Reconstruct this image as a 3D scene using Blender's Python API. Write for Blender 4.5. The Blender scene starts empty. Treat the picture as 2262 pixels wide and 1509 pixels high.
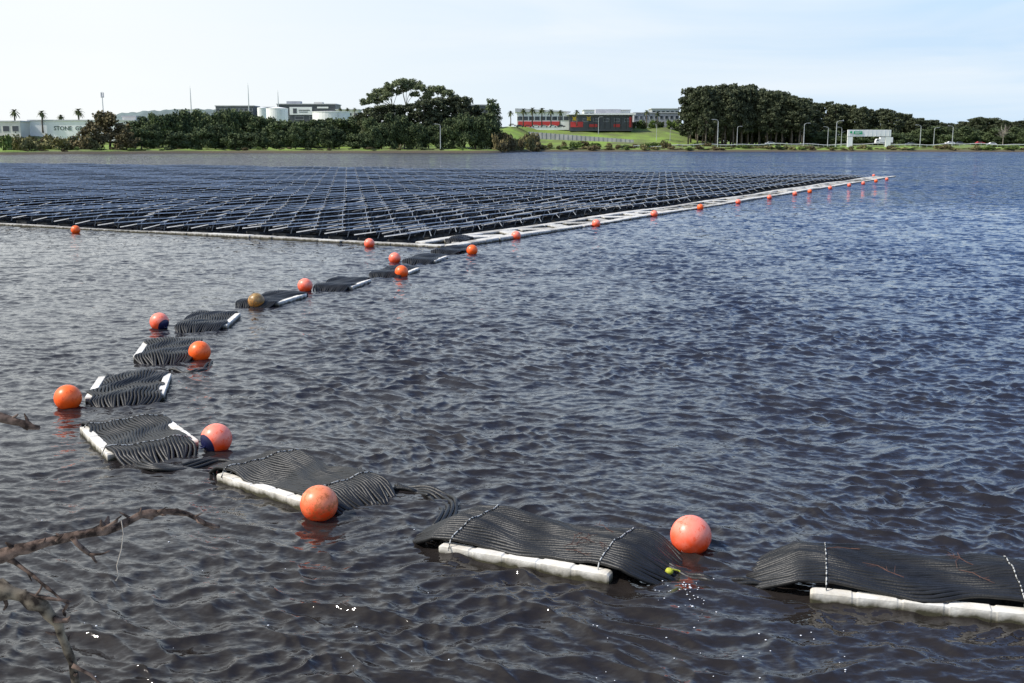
import bpy, math, random
import numpy as np
from mathutils import Vector
random.seed(7); rng=np.random.default_rng(7)
C=bpy.context.scene.collection
PI=math.pi
# ------------------------------------------------------------------ camera geometry
F_PX=2425.0; HC=4.0
PITCH=math.atan((754.5-316)/F_PX)
cp,sp=math.cos(PITCH),math.sin(PITCH)
cam=bpy.data.cameras.new('camera'); co=bpy.data.objects.new('camera',cam); C.objects.link(co)
co.location=(0,0,HC); co.rotation_euler=(PI/2-PITCH,0,0)
cam.sensor_width=36; cam.lens=36*F_PX/2262; cam.clip_end=9000; cam.clip_start=0.05
bpy.context.scene.camera=co
def ray(px,py):
    a=px-1131.0; b=754.5-py
    return Vector((a, F_PX*cp+b*sp, -F_PX*sp+b*cp))
def P(px,py,z=0.0):
    d=ray(px,py); t=(z-HC)/d.z
    return Vector((d.x*t,d.y*t,z))
def W(px,py,D):
    d=ray(px,py); t=D/d.y
    return Vector((d.x*t,D,HC+d.z*t))
# ------------------------------------------------------------------ materials
def mat(name,c1,c2=None,rough=0.6,scale=4.0,metal=0.0,bump=0.0,bscale=None,detail=5,spec=0.5,lo=.35,hi=.65,coord='Object'):
    m=bpy.data.materials.new(name); m.use_nodes=True; nt=m.node_tree; N=nt.nodes; L=nt.links
    b=N['Principled BSDF']; b.inputs['Roughness'].default_value=rough; b.inputs['Metallic'].default_value=metal
    b.inputs['Specular IOR Level'].default_value=spec
    c2=c2 or tuple(x*.75 for x in c1)
    tc=N.new('ShaderNodeTexCoord'); n=N.new('ShaderNodeTexNoise'); n.inputs['Scale'].default_value=scale; n.inputs['Detail'].default_value=detail
    L.new(tc.outputs[coord],n.inputs['Vector'])
    r=N.new('ShaderNodeValToRGB'); r.color_ramp.elements[0].position=lo; r.color_ramp.elements[1].position=hi
    r.color_ramp.elements[0].color=(*c2,1); r.color_ramp.elements[1].color=(*c1,1)
    L.new(n.outputs['Fac'],r.inputs['Fac']); L.new(r.outputs['Color'],b.inputs['Base Color'])
    if bump:
        n2=N.new('ShaderNodeTexNoise'); n2.inputs['Scale'].default_value=bscale or scale*4; n2.inputs['Detail'].default_value=4
        L.new(tc.outputs[coord],n2.inputs['Vector'])
        bp=N.new('ShaderNodeBump'); bp.inputs['Distance'].default_value=bump; L.new(n2.outputs['Fac'],bp.inputs['Height']); L.new(bp.outputs['Normal'],b.inputs['Normal'])
    return m
def leafmat(name,dark,light):
    m=bpy.data.materials.new(name); m.use_nodes=True; nt=m.node_tree; N=nt.nodes; L=nt.links
    b=N['Principled BSDF']; b.inputs['Roughness'].default_value=.75; b.inputs['Specular IOR Level'].default_value=.2
    g=N.new('ShaderNodeNewGeometry'); r=N.new('ShaderNodeValToRGB')
    oi=N.new('ShaderNodeObjectInfo')
    n=N.new('ShaderNodeTexNoise'); n.inputs['Scale'].default_value=.35; n.inputs['Detail'].default_value=3
    L.new(g.outputs['Position'],n.inputs['Vector'])
    a=N.new('ShaderNodeMath'); a.operation='MULTIPLY_ADD'; a.inputs[1].default_value=.45
    L.new(g.outputs['Random Per Island'],a.inputs[0]); 
    s=N.new('ShaderNodeMath'); s.operation='MULTIPLY_ADD'; s.inputs[1].default_value=.9; s.inputs[2].default_value=-.3
    L.new(n.outputs['Fac'],s.inputs[0]); L.new(s.outputs[0],a.inputs[2])
    a2=N.new('ShaderNodeMath'); a2.operation='MULTIPLY_ADD'; a2.inputs[1].default_value=.3; L.new(oi.outputs['Random'],a2.inputs[0]); L.new(a.outputs[0],a2.inputs[2])
    r.color_ramp.elements[0].color=(*dark,1); r.color_ramp.elements[1].color=(*light,1)
    r.color_ramp.elements[0].position=.1; r.color_ramp.elements[1].position=.85
    L.new(a2.outputs[0],r.inputs['Fac']); L.new(r.outputs['Color'],b.inputs['Base Color'])
    return m
M={}
M['hose']=mat('black_hose',(.017,.017,.017),(.009,.009,.009),rough=.45,scale=6,bump=.003,bscale=60,spec=.4)
M['alu']=mat('aluminium',(.60,.62,.64),(.36,.38,.40),rough=.5,scale=3)
M['arm']=mat('arm_steel',(.34,.36,.37),(.2,.21,.22),rough=.55,scale=3)
M['panel']=mat('panel_glass',(.055,.057,.062),(.03,.031,.035),rough=.4,scale=2,spec=.28)
M['darkfloat']=mat('dark_float',(.06,.061,.06),(.025,.026,.026),rough=.75,scale=3,spec=.3)
M['black']=mat('black_plastic',(.012,.012,.012),rough=.6)
M['navy']=mat('navy_vinyl',(.01,.012,.07),(.006,.008,.04),rough=.4)
M['bark']=mat('bark',(.15,.105,.082),(.022,.015,.012),rough=.9,scale=42,lo=.38,hi=.62,detail=4,spec=.15)
M['lichen']=mat('lichen_bark',(.19,.155,.11),(.022,.016,.012),rough=.9,scale=34,detail=4,lo=.4,hi=.62,spec=.15)
M['trunk']=mat('tree_trunk',(.15,.125,.10),(.07,.058,.05),rough=.9,scale=1)
M['paletrunk']=mat('pale_trunk',(.38,.34,.29),(.2,.17,.14),rough=.8,scale=1)
M['white']=mat('white_paint',(.87,.87,.86),(.78,.78,.77),rough=.6,scale=.3)
M['cream']=mat('cream_wall',(.7,.68,.62),(.6,.58,.53),rough=.7,scale=.2)
M['grey']=mat('grey_wall',(.44,.45,.47),(.34,.35,.37),rough=.7,scale=.2)
M['dark']=mat('dark_wall',(.08,.087,.1),(.06,.067,.08),rough=.5,scale=.2)
M['lettering']=mat('lettering_paint',(.05,.09,.08),rough=.5)
M['red']=mat('red_paint',(.6,.05,.045),(.5,.035,.035),rough=.5,scale=.3)
M['yellow']=mat('yellow_paint',(.75,.5,.03),rough=.5)
M['green']=mat('green_sign',(.01,.4,.18),rough=.4)
M['glass']=mat('window_glass',(.05,.065,.08),(.03,.04,.05),rough=.08,scale=.2)
M['steel']=mat('galvanised_steel',(.55,.57,.58),(.45,.47,.48),rough=.5,metal=.2)
M['concrete']=mat('concrete',(.40,.41,.40),(.28,.29,.28),rough=.85,scale=.3)
M['asphalt']=mat('asphalt',(.07,.07,.072),(.05,.05,.052),rough=.9,scale=.5)
M['roof']=mat('roof_sheet',(.6,.61,.62),(.5,.51,.52),rough=.5,scale=.2)
M['tyre']=mat('tyre_rubber',(.02,.02,.02),rough=.8)
M['ytennis']=mat('yellow_float',(.6,.6,.05),(.35,.36,.03),rough=.7,scale=20)
M['foam']=mat('foam',(.8,.82,.85),rough=.4)
M['twig']=mat('dry_twig',(.13,.06,.04),(.07,.03,.02),rough=.8,scale=20)
M['leaf_dark']=leafmat('leaf_dark',(.022,.036,.018),(.12,.155,.065))
M['leaf_pine']=leafmat('leaf_pine',(.024,.034,.021),(.105,.12,.062))
M['leaf_euc']=leafmat('leaf_eucalyptus',(.045,.065,.032),(.19,.22,.11))
M['leaf_olive']=leafmat('leaf_olive',(.05,.045,.022),(.2,.165,.08))
M['leaf_scrub']=leafmat('leaf_scrub',(.07,.07,.03),(.26,.24,.10))
M['leaf_green']=leafmat('leaf_green',(.035,.06,.018),(.17,.24,.06))
M['leaf_palm']=leafmat('leaf_palm',(.03,.04,.016),(.12,.14,.06))
def ponmat(name,c1,c2,k=-.16):
    m=mat(name,c1,c2,rough=.65,scale=5,bump=.004,bscale=30,lo=.3,hi=.62,detail=8)
    nt=m.node_tree;N=nt.nodes;L=nt.links;b=N['Principled BSDF']
    old=b.inputs['Base Color'].links[0].from_socket
    g=N.new('ShaderNodeNewGeometry'); sx=N.new('ShaderNodeSeparateXYZ'); L.new(g.outputs['Position'],sx.inputs[0])
    n=N.new('ShaderNodeTexNoise'); n.inputs['Scale'].default_value=7; n.inputs['Detail'].default_value=7; L.new(g.outputs['Position'],n.inputs['Vector'])
    a=N.new('ShaderNodeMath');a.operation='MULTIPLY_ADD';a.inputs[1].default_value=k; L.new(n.outputs['Fac'],a.inputs[0]);L.new(sx.outputs['Z'],a.inputs[2])
    mr=N.new('ShaderNodeMapRange'); mr.inputs['From Min'].default_value=-.05; mr.inputs['From Max'].default_value=.02; L.new(a.outputs[0],mr.inputs['Value'])
    mx=N.new('ShaderNodeMix'); mx.data_type='RGBA'; mx.inputs[6].default_value=(.05,.045,.022,1)
    L.new(mr.outputs[0],mx.inputs[0]); L.new(old,mx.inputs[7]); L.new(mx.outputs[2],b.inputs['Base Color'])
    return m
M['pontoon']=ponmat('dirty_white_float',(.84,.81,.74),(.58,.53,.44),-.12)
M['pontoon_walk']=ponmat('walkway_float_plastic',(.64,.62,.57),(.42,.40,.35))
M['pontoon_old']=ponmat('weathered_float',(.50,.48,.43),(.22,.2,.17))
def buoymat(name,base,top,grime,g=.0):
    m=bpy.data.materials.new(name); m.use_nodes=True; nt=m.node_tree; N=nt.nodes; L=nt.links
    b=N['Principled BSDF']; b.inputs['Roughness'].default_value=.38
    tc=N.new('ShaderNodeTexCoord'); n=N.new('ShaderNodeTexNoise'); n.inputs['Scale'].default_value=7; n.inputs['Detail'].default_value=8
    L.new(tc.outputs['Object'],n.inputs['Vector'])
    sx=N.new('ShaderNodeSeparateXYZ'); L.new(tc.outputs['Object'],sx.inputs[0])
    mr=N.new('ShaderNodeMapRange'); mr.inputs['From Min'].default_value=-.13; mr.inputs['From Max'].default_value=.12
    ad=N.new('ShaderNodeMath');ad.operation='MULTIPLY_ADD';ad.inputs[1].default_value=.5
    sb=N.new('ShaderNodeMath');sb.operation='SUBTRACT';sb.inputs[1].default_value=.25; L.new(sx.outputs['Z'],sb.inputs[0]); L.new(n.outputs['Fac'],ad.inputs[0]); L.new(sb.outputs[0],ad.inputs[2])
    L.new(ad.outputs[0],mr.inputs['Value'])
    mx=N.new('ShaderNodeMix'); mx.data_type='RGBA'; mx.inputs[6].default_value=(*base,1); mx.inputs[7].default_value=(*top,1)  # paler orange and pink tops: sunlit upper side painted into the colour
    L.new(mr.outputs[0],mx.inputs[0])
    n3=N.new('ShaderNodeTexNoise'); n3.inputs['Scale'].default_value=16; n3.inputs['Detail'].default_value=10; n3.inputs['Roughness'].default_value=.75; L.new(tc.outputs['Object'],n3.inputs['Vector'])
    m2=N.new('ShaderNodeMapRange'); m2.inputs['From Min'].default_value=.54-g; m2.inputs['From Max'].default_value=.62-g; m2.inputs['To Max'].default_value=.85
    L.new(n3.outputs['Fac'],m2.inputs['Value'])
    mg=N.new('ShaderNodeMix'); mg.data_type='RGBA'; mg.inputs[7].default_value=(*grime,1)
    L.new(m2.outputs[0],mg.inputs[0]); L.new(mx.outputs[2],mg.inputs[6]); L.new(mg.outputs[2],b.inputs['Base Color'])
    return m
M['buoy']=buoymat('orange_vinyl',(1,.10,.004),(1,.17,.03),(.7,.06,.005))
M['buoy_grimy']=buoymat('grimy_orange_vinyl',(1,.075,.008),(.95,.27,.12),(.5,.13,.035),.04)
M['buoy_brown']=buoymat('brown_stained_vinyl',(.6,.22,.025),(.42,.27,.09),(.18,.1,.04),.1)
M['buoy_red']=buoymat('red_vinyl_sunlit_top',(1,.08,.008),(1,.28,.19),(.9,.08,.012))
def ropemat():
    m=bpy.data.materials.new('flecked_rope'); m.use_nodes=True; nt=m.node_tree;N=nt.nodes;L=nt.links;b=N['Principled BSDF'];b.inputs['Roughness'].default_value=.8
    tc=N.new('ShaderNodeTexCoord'); w=N.new('ShaderNodeTexNoise'); w.inputs['Scale'].default_value=26; w.inputs['Detail'].default_value=1
    L.new(tc.outputs['Object'],w.inputs['Vector']); r=N.new('ShaderNodeValToRGB'); r.color_ramp.interpolation='CONSTANT'
    r.color_ramp.elements[0].color=(.02,.02,.02,1); r.color_ramp.elements[1].position=.5; r.color_ramp.elements[1].color=(.5,.5,.47,1)
    L.new(w.outputs['Fac'],r.inputs['Fac']); L.new(r.outputs['Color'],b.inputs['Base Color']); return m
M['rope']=ropemat()
# ------------------------------------------------------------------ mesh helpers
class MB:
    def __init__(s): s.v=[]; s.f=[]
    def add(s,v,f):
        o=len(s.v); s.v+= [tuple(p) for p in v]; s.f+=[tuple(i+o for i in q) for q in f]
    def box(s,c,d,rz=0.0,tilt=0.0):
        x,y,z=d[0]/2,d[1]/2,d[2]/2; ca,sa=math.cos(rz),math.sin(rz); ct,st=math.cos(tilt),math.sin(tilt); v=[]
        for X,Y,Z in ((-x,-y,-z),(x,-y,-z),(x,y,-z),(-x,y,-z),(-x,-y,z),(x,-y,z),(x,y,z),(-x,y,z)):
            Y,Z=Y*ct-Z*st,Y*st+Z*ct
            v.append((c[0]+X*ca-Y*sa,c[1]+X*sa+Y*ca,c[2]+Z))
        s.add(v,[(0,3,2,1),(4,5,6,7),(0,1,5,4),(1,2,6,5),(2,3,7,6),(3,0,4,7)])
    def tube(s,pts,rad,n=8,caps=True):
        pts=[Vector(p) for p in pts]; k=len(pts)
        if not hasattr(rad,'__len__'): rad=[rad]*k
        up=Vector((0,0,1)); vs=[]
        t0=(pts[1]-pts[0]).normalized()
        a=t0.cross(up); 
        if a.length<.1: a=t0.cross(Vector((1,0,0)))
        a.normalize()
        for i in range(k):
            t=(pts[min(i+1,k-1)]-pts[max(i-1,0)])
            t=t.normalized() if t.length>1e-9 else t0
            a=(a-t*a.dot(t)); a=a.normalized() if a.length>1e-6 else t.orthogonal().normalized()
            b=t.cross(a)
            for j in range(n):
                th=2*PI*j/n; vs.append(pts[i]+(a*math.cos(th)+b*math.sin(th))*rad[i])
        fs=[]
        for i in range(k-1):
            for j in range(n):
                q=(j+1)%n; fs.append((i*n+j,i*n+q,(i+1)*n+q,(i+1)*n+j))
        if caps: fs.append(tuple(range(n-1,-1,-1))); fs.append(tuple((k-1)*n+j for j in range(n)))
        s.add(vs,fs)
    def cyl(s,c,r,h,n=20,r2=None):
        s.tube([c,(c[0],c[1],c[2]+h)],[r,r if r2 is None else r2],n)
    def prismy(s,poly,y0,y1):
        n=len(poly); v=[(p[0],y0,p[1]) for p in poly]+[(p[0],y1,p[1]) for p in poly]
        s.add(v,[tuple(range(n)),tuple(range(2*n-1,n-1,-1))]+[(i,n+i,n+(i+1)%n,(i+1)%n) for i in range(n)])
    def pontoon(s,c,L,w,h,notches=3,rz=0.0,dip=.8,ch=.14):
        st=[(-L/2,.7),(-L/2+.02,.94),(-L/2+.05,1)]
        for i in range(1,notches+1):
            x=-L/2+L*i/(notches+1); st+=[(x-.03,1),(x-.015,dip),(x+.015,dip),(x+.03,1)]
        st+=[(L/2-.05,1),(L/2-.02,.94),(L/2,.7)]
        ca,sa=math.cos(rz),math.sin(rz); v=[]
        prof=[(-.5,-.5+ch),(-.5,.5-ch*1.6),(-.5+ch,.5),(.5-ch,.5),(.5,.5-ch*1.6),(.5,-.5+ch),(.5-ch,-.5),(-.5+ch,-.5)]
        for x,k in st:
            for a,b in prof:
                Y=a*w*(k*.5+.5 if k>.6 else k+.2); Z=b*h*k
                v.append((c[0]+x*ca-Y*sa,c[1]+x*sa+Y*ca,c[2]+Z))
        n=8;K=len(st);f=[(i*n+j,i*n+(j+1)%n,(i+1)*n+(j+1)%n,(i+1)*n+j)[::-1] for i in range(K-1) for j in range(n)]
        f+=[tuple(range(n)),tuple(range((K-1)*n+n-1,(K-1)*n-1,-1))]
        s.add(v,f)
    def sphere(s,c,r,nu=28,nv=16,z=1.0):
        v=[(c[0],c[1],c[2]+r*z)]
        for i in range(1,nv):
            t=PI*i/nv
            for j in range(nu):
                p=2*PI*j/nu; v.append((c[0]+r*math.sin(t)*math.cos(p),c[1]+r*math.sin(t)*math.sin(p),c[2]+r*z*math.cos(t)))
        v.append((c[0],c[1],c[2]-r*z)); f=[]
        for j in range(nu): f.append((0,1+j,1+(j+1)%nu))
        for i in range(nv-2):
            for j in range(nu):
                a=1+i*nu+j;b=1+i*nu+(j+1)%nu; f.append((a,a+nu,b+nu,b))
        l=len(v)-1; o=1+(nv-2)*nu
        for j in range(nu): f.append((l,o+(j+1)%nu,o+j))
        s.add(v,f)
    def build(s,name,m,parent=None,smooth=False,loc=None):
        me=bpy.data.meshes.new(name); me.from_pydata(s.v,[],s.f)
        if smooth: me.polygons.foreach_set('use_smooth',[True]*len(me.polygons))
        me.materials.append(m); me.update()
        o=bpy.data.objects.new(name,me); C.objects.link(o)
        if parent: o.parent=parent
        if loc: o.location=loc
        return o
def tag(o,label=None,cat=None,group=None,kind=None):
    if label: o['label']=label
    if cat: o['category']=cat
    if group: o['group']=group
    if kind: o['kind']=kind
    return o
def empty(name,loc,rz=0.0,label=None,cat=None,group=None):
    o=bpy.data.objects.new(name,None); C.objects.link(o); o.location=loc; o.rotation_euler=(0,0,rz); o.empty_display_size=.1
    return tag(o,label,cat,group)
class Proto:
    """first placement moves the prototype itself, later ones copy it"""
    def __init__(s,root): s.root=root; s.used=False
    def put(s,loc,rz=0,scale=None,label=None,cat=None,group=None):
        if not s.used:
            s.used=True; o=s.root; o.location=loc; o.rotation_euler=(0,0,rz)
            s.kids=[(c,list(c.children)) for c in o.children]
            if scale: o.scale=scale
        else:
            o=s.root.copy(); C.objects.link(o); o.location=loc; o.rotation_euler=(0,0,rz); o.scale=scale or (1,1,1)
            for k in ('label','group'):
                if k in o.keys(): del o[k]
            for ch,gs in s.kids:
                c=ch.copy(); C.objects.link(c); c.parent=o
                for g in gs:
                    d=g.copy(); C.objects.link(d); d.parent=c
        return tag(o,label,cat,group)
def text(name,s,h,loc,m,parent):
    cu=bpy.data.curves.new(name,'FONT'); cu.body=s; cu.size=h; cu.extrude=.03; cu.resolution_u=2; cu.offset=.04
    t=bpy.data.objects.new(name+'_curve',cu); C.objects.link(t); bpy.context.view_layer.update()
    me=bpy.data.meshes.new_from_object(t.evaluated_get(bpy.context.evaluated_depsgraph_get()))
    bpy.data.objects.remove(t); me.materials.clear(); me.materials.append(m)
    o=bpy.data.objects.new(name,me); C.objects.link(o); o.parent=parent; o.location=loc; o.rotation_euler=(PI/2,0,0); return o
# ------------------------------------------------------------------ world and sun
SUN_AZ=math.radians(-102); SUN_EL=math.radians(47)
w=bpy.data.worlds.new('World'); bpy.context.scene.world=w; w.use_nodes=True
nt=w.node_tree; N=nt.nodes; L=nt.links; bg=N['Background']; bg.inputs['Strength'].default_value=.15
sky=N.new('ShaderNodeTexSky'); sky.sky_type='NISHITA'; sky.sun_disc=False; sky.sun_elevation=SUN_EL; sky.sun_rotation=SUN_AZ
sky.air_density=1.0; sky.dust_density=.3; sky.ozone_density=1.3
tc=N.new('ShaderNodeTexCoord'); sx=N.new('ShaderNodeSeparateXYZ'); L.new(tc.outputs['Generated'],sx.inputs[0])
def mth(op,a,b_=None,c=None,clamp=False):
    q=N.new('ShaderNodeMath'); q.operation=op; q.use_clamp=clamp
    for i,x in enumerate((a,b_,c)):
        if x is None: continue
        if isinstance(x,(int,float)): q.inputs[i].default_value=x
        else: L.new(x,q.inputs[i])
    return q.outputs[0]
def mrange(v,a,b_,c=0,d=1):
    q=N.new('ShaderNodeMapRange'); q.inputs['From Min'].default_value=a; q.inputs['From Max'].default_value=b_; q.inputs['To Min'].default_value=c; q.inputs['To Max'].default_value=d; L.new(v,q.inputs['Value']); return q.outputs[0]
left=mrange(sx.outputs['X'],.34,-.34)
zr=mth('MULTIPLY_ADD',left,.75,.28)
hz=mth('SUBTRACT',1.0,mth('DIVIDE',mth('SUBTRACT',sx.outputs['Z'],.09),zr),clamp=True)
hc=N.new('ShaderNodeMix'); hc.data_type='RGBA'; hc.inputs[6].default_value=(4.1,5.2,6.4,1); hc.inputs[7].default_value=(6.3,6.55,6.7,1); L.new(left,hc.inputs[0])
tcol=N.new('ShaderNodeMix'); tcol.data_type='RGBA'; tcol.inputs[6].default_value=(.9,1.15,1.55,1); tcol.inputs[7].default_value=(1.7,1.5,1.25,1); L.new(left,tcol.inputs[0])
tint=N.new('ShaderNodeMix'); tint.data_type='RGBA'; tint.blend_type='MULTIPLY'; tint.inputs[0].default_value=1; L.new(tcol.outputs[2],tint.inputs[7]); L.new(sky.outputs[0],tint.inputs[6])
mh=N.new('ShaderNodeMix'); mh.data_type='RGBA'; L.new(mth('MULTIPLY',hz,.94),mh.inputs[0]); L.new(tint.outputs[2],mh.inputs[6]); L.new(hc.outputs[2],mh.inputs[7])
mp=N.new('ShaderNodeMapping'); mp.inputs['Scale'].default_value=(1.4,1.4,10); mp.inputs['Rotation'].default_value=(.12,.07,.3); L.new(tc.outputs['Generated'],mp.inputs['Vector'])
n=N.new('ShaderNodeTexNoise'); n.inputs['Scale'].default_value=2.4; n.inputs['Detail'].default_value=8; n.inputs['Distortion'].default_value=.5; L.new(mp.outputs[0],n.inputs['Vector'])
cf=mth('MULTIPLY',mrange(n.outputs['Fac'],.42,.72,0,.6),mrange(sx.outputs['Z'],.15,.7,1,.3))
mx=N.new('ShaderNodeMix'); mx.data_type='RGBA'; mx.inputs[7].default_value=(6.2,6.5,6.7,1); L.new(cf,mx.inputs[0]); L.new(mh.outputs[2],mx.inputs[6])
L.new(mx.outputs[2],bg.inputs['Color'])
sl=bpy.data.lights.new('sun','SUN'); sl.energy=4.7; sl.angle=math.radians(.5); sl.color=(1,.95,.88)
so=bpy.data.objects.new('sun',sl); C.objects.link(so)
sd=Vector((math.sin(SUN_AZ)*math.cos(SUN_EL),math.cos(SUN_AZ)*math.cos(SUN_EL),math.sin(SUN_EL)))
so.rotation_euler=sd.to_track_quat('Z','Y').to_euler(); so.location=sd*50
# ------------------------------------------------------------------ array frame
Cn=P(1000,549); Tp=P(1975,391); U=(Tp-Cn).normalized(); V=Vector((-U.y,U.x,0)); UL=(Tp-Cn).length; ANG=math.atan2(U.y,U.x)
def A(s,t,z=0): 
    p=Cn+U*s+V*t; return Vector((p.x,p.y,z))
# ------------------------------------------------------------------ water
def smooth(a,b,x): 
    t=np.clip((x-a)/(b-a),0,1); return t*t*(3-2*t)
NW=180; lam=np.exp(rng.uniform(np.log(.05),np.log(1.7),NW)); kk=2*PI/lam
wa=np.exp(-(np.log(lam/.26))**2/(2*.85**2)); slope=wa/np.sqrt((wa**2).sum()/2)*.30
amp=slope/kk; wd=math.radians(-108)+rng.normal(0,.75,NW); dx=np.cos(wd);dy=np.sin(wd); ph=rng.uniform(0,2*PI,NW)
def damp(x,y):
    lf=smooth(-5,3,x+3)
    f=np.where(y>11,.58+.42*lf,.75+.25*lf)
    s=(x-Cn.x)*U.x+(y-Cn.y)*U.y; t=(x-Cn.x)*V.x+(y-Cn.y)*V.y
    ins=smooth(-1,1.5,s)*smooth(-.6,1.0,t)*smooth(UL+2,UL-1,s)
    return f*(1-.75*ins)
def waves(x,y,sp_):
    X=np.zeros_like(x);Y=np.zeros_like(x);Z=np.zeros_like(x)
    g=.82+.25*np.sin(.31*x+.22*y+1)*np.sin(.17*y-.4*x)+.2*np.sin(.9*x-.5*y)*np.sin(.35*x+.8*y)
    wx=x+.28*np.sin(.9*y+.6*x)+.12*np.sin(2.3*y-1.7*x+1)+.03*np.sin(5.1*x+3.3*y); wy=y+.22*np.sin(1.1*x-.4*y+2)+.1*np.sin(2.9*x+1.9*y)+.03*np.sin(4.3*y-5.7*x)
    for i in range(NW):
        p=kk[i]*(dx[i]*wx+dy[i]*wy)+ph[i]; m=amp[i]*smooth(1.8,3.2,lam[i]/sp_)
        c=np.cos(p);s=np.sin(p); Z+=m*c; X-=m*1.0*dx[i]*s; Y-=m*1.0*dy[i]*s
    d=damp(x,y)*g
    return X*d,Y*d,Z*d
def wz(x,y):
    a=waves(np.array([x]),np.array([y]),np.array([.03])); return float(a[2][0])
rs=[5.2]
while rs[-1]<90: rs.append(rs[-1]*(1+.0022))
while rs[-1]<620: rs.append(rs[-1]*1.02)
rs+=[900,2000,5000]
rs=np.array(rs); nth=1120; th=np.linspace(-.66,.66,nth)
RR,TT=np.meshgrid(rs,th,indexing='ij'); X0=RR*np.sin(TT); Y0=RR*np.cos(TT)
sp_=RR*.0022
dX,dY,dZ=waves(X0,Y0,sp_); fd=smooth(88,50,RR); dX*=fd;dY*=fd;dZ*=fd
vv=np.stack([X0+dX,Y0+dY,dZ],-1).reshape(-1,3)
nr=len(rs); i0=(np.arange(nr-1)[:,None]*nth+np.arange(nth-1)[None,:]).ravel()
ff=np.stack([i0,i0+1,i0+nth+1,i0+nth],-1)[:,::-1]
me=bpy.data.meshes.new('water'); me.vertices.add(len(vv)); me.vertices.foreach_set('co',vv.ravel())
me.loops.add(ff.size); me.loops.foreach_set('vertex_index',ff.ravel().astype(np.int32))
me.polygons.add(len(ff)); me.polygons.foreach_set('loop_start',(np.arange(len(ff))*4).astype(np.int32))
me.polygons.foreach_set('use_smooth',np.ones(len(ff),dtype=bool)); me.update(calc_edges=True)
wm=bpy.data.materials.new('lake_water'); wm.use_nodes=True; nt=wm.node_tree;N=nt.nodes;L=nt.links;b=N['Principled BSDF']
b.inputs['Roughness'].default_value=.045; b.inputs['IOR'].default_value=1.34
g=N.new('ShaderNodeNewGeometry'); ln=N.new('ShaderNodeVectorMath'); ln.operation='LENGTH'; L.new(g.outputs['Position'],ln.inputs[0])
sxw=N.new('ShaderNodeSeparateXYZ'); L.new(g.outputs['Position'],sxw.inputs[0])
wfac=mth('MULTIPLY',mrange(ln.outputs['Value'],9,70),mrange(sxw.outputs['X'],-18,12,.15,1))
wc=N.new('ShaderNodeMix'); wc.data_type='RGBA'; wc.inputs[6].default_value=(.020,.0165,.0145,1); wc.inputs[7].default_value=(.010,.032,.088,1); L.new(wfac,wc.inputs[0]); L.new(wc.outputs[2],b.inputs['Base Color'])  # bluer far out and rightward: reflected sky put into the base colour
mp=N.new('ShaderNodeMapping'); mp.inputs['Rotation'].default_value=(0,0,math.radians(-18)); mp.inputs['Scale'].default_value=(.6,1.15,1); L.new(g.outputs['Position'],mp.inputs[0])
def slopefield(sc,de,di,k0,k1,r0,r1):
    q=N.new('ShaderNodeTexNoise'); q.inputs['Scale'].default_value=sc; q.inputs['Detail'].default_value=de; q.inputs['Distortion'].default_value=di; q.inputs['Roughness'].default_value=.5; L.new(mp.outputs[0],q.inputs['Vector'])
    s=N.new('ShaderNodeVectorMath'); s.operation='SUBTRACT'; s.inputs[1].default_value=(.5,.5,.5); L.new(q.outputs['Color'],s.inputs[0])
    m_=N.new('ShaderNodeVectorMath'); m_.operation='SCALE'; L.new(s.outputs[0],m_.inputs[0]); L.new(mrange(ln.outputs['Value'],r0,r1,k0,k1),m_.inputs['Scale']); return m_.outputs[0]
a1=slopefield(9,3,.6,.55,.8,10,60); a2=slopefield(2.2,4,.5,.15,2.2,20,95); a3=slopefield(.09,3,.2,.0,.6,40,120); a4=slopefield(26,2,.3,.42,.0,12,45)
def vadd(a,b_): q=N.new('ShaderNodeVectorMath'); q.operation='ADD'; L.new(a,q.inputs[0]); L.new(b_,q.inputs[1]); return q.outputs[0]
vs_=vadd(vadd(vadd(a1,a2),a3),a4)
bias=N.new('ShaderNodeVectorMath'); bias.operation='SCALE'; bias.inputs[0].default_value=(-.05,-.16,0); L.new(mrange(ln.outputs['Value'],45,110,0,1),bias.inputs['Scale']); vs_=vadd(vs_,bias.outputs[0])
fl=N.new('ShaderNodeVectorMath'); fl.operation='MULTIPLY'; fl.inputs[1].default_value=(1,1,0); L.new(vs_,fl.inputs[0])
nn=N.new('ShaderNodeVectorMath'); nn.operation='NORMALIZE'; L.new(vadd(fl.outputs[0],g.outputs['Normal']),nn.inputs[0]); L.new(nn.outputs[0],b.inputs['Normal'])
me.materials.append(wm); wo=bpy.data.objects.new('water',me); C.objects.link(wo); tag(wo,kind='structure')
# ------------------------------------------------------------------ terrain
def ip(x,xs,ys): return float(np.interp(x,xs,ys))
def shore(px): return ip(px,[-1500,0,430,1090,1190,1700,2262,3500],[330,385,450,462,515,520,500,490])
def Hs(px,s):
    l=ip(s,[-4,0,3,40,90,150,250,600,3000],[-1.5,0,1.1,1.8,4,12,15,18,22])
    c=ip(s,[-4,0,4,30,60,100,115,250,600,3000],[-1.5,0,1,2,3.5,10,12.6,14,18,22])
    r=ip(s,[-4,0,4,20,60,600,3000],[-1.5,0,1.2,2.4,2.8,5,10])
    a=ip(px,[1060,1130],[0,1]); b_=ip(px,[1470,1600],[0,1])
    n_=.25*math.sin(px*.031+s*.2)+.2*math.sin(px*.083-s*.11)
    return (l*(1-a)+c*a)*(1-b_)+r*b_+(n_ if s>2 else 0)
def H(x,y):
    px=1131+x/y*2464; return Hs(px,y-shore(px))
pxs=np.arange(-1300,3600,22); ss=[-4,-1,0,1,2,3,4,6,9,13,18,24,30,38,46,54,62,70,78,86,94,102,110,118,130,145,165,190,220,260,320,400,520,700,1000,1500,2400]
mb=MB(); gv=[];
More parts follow.
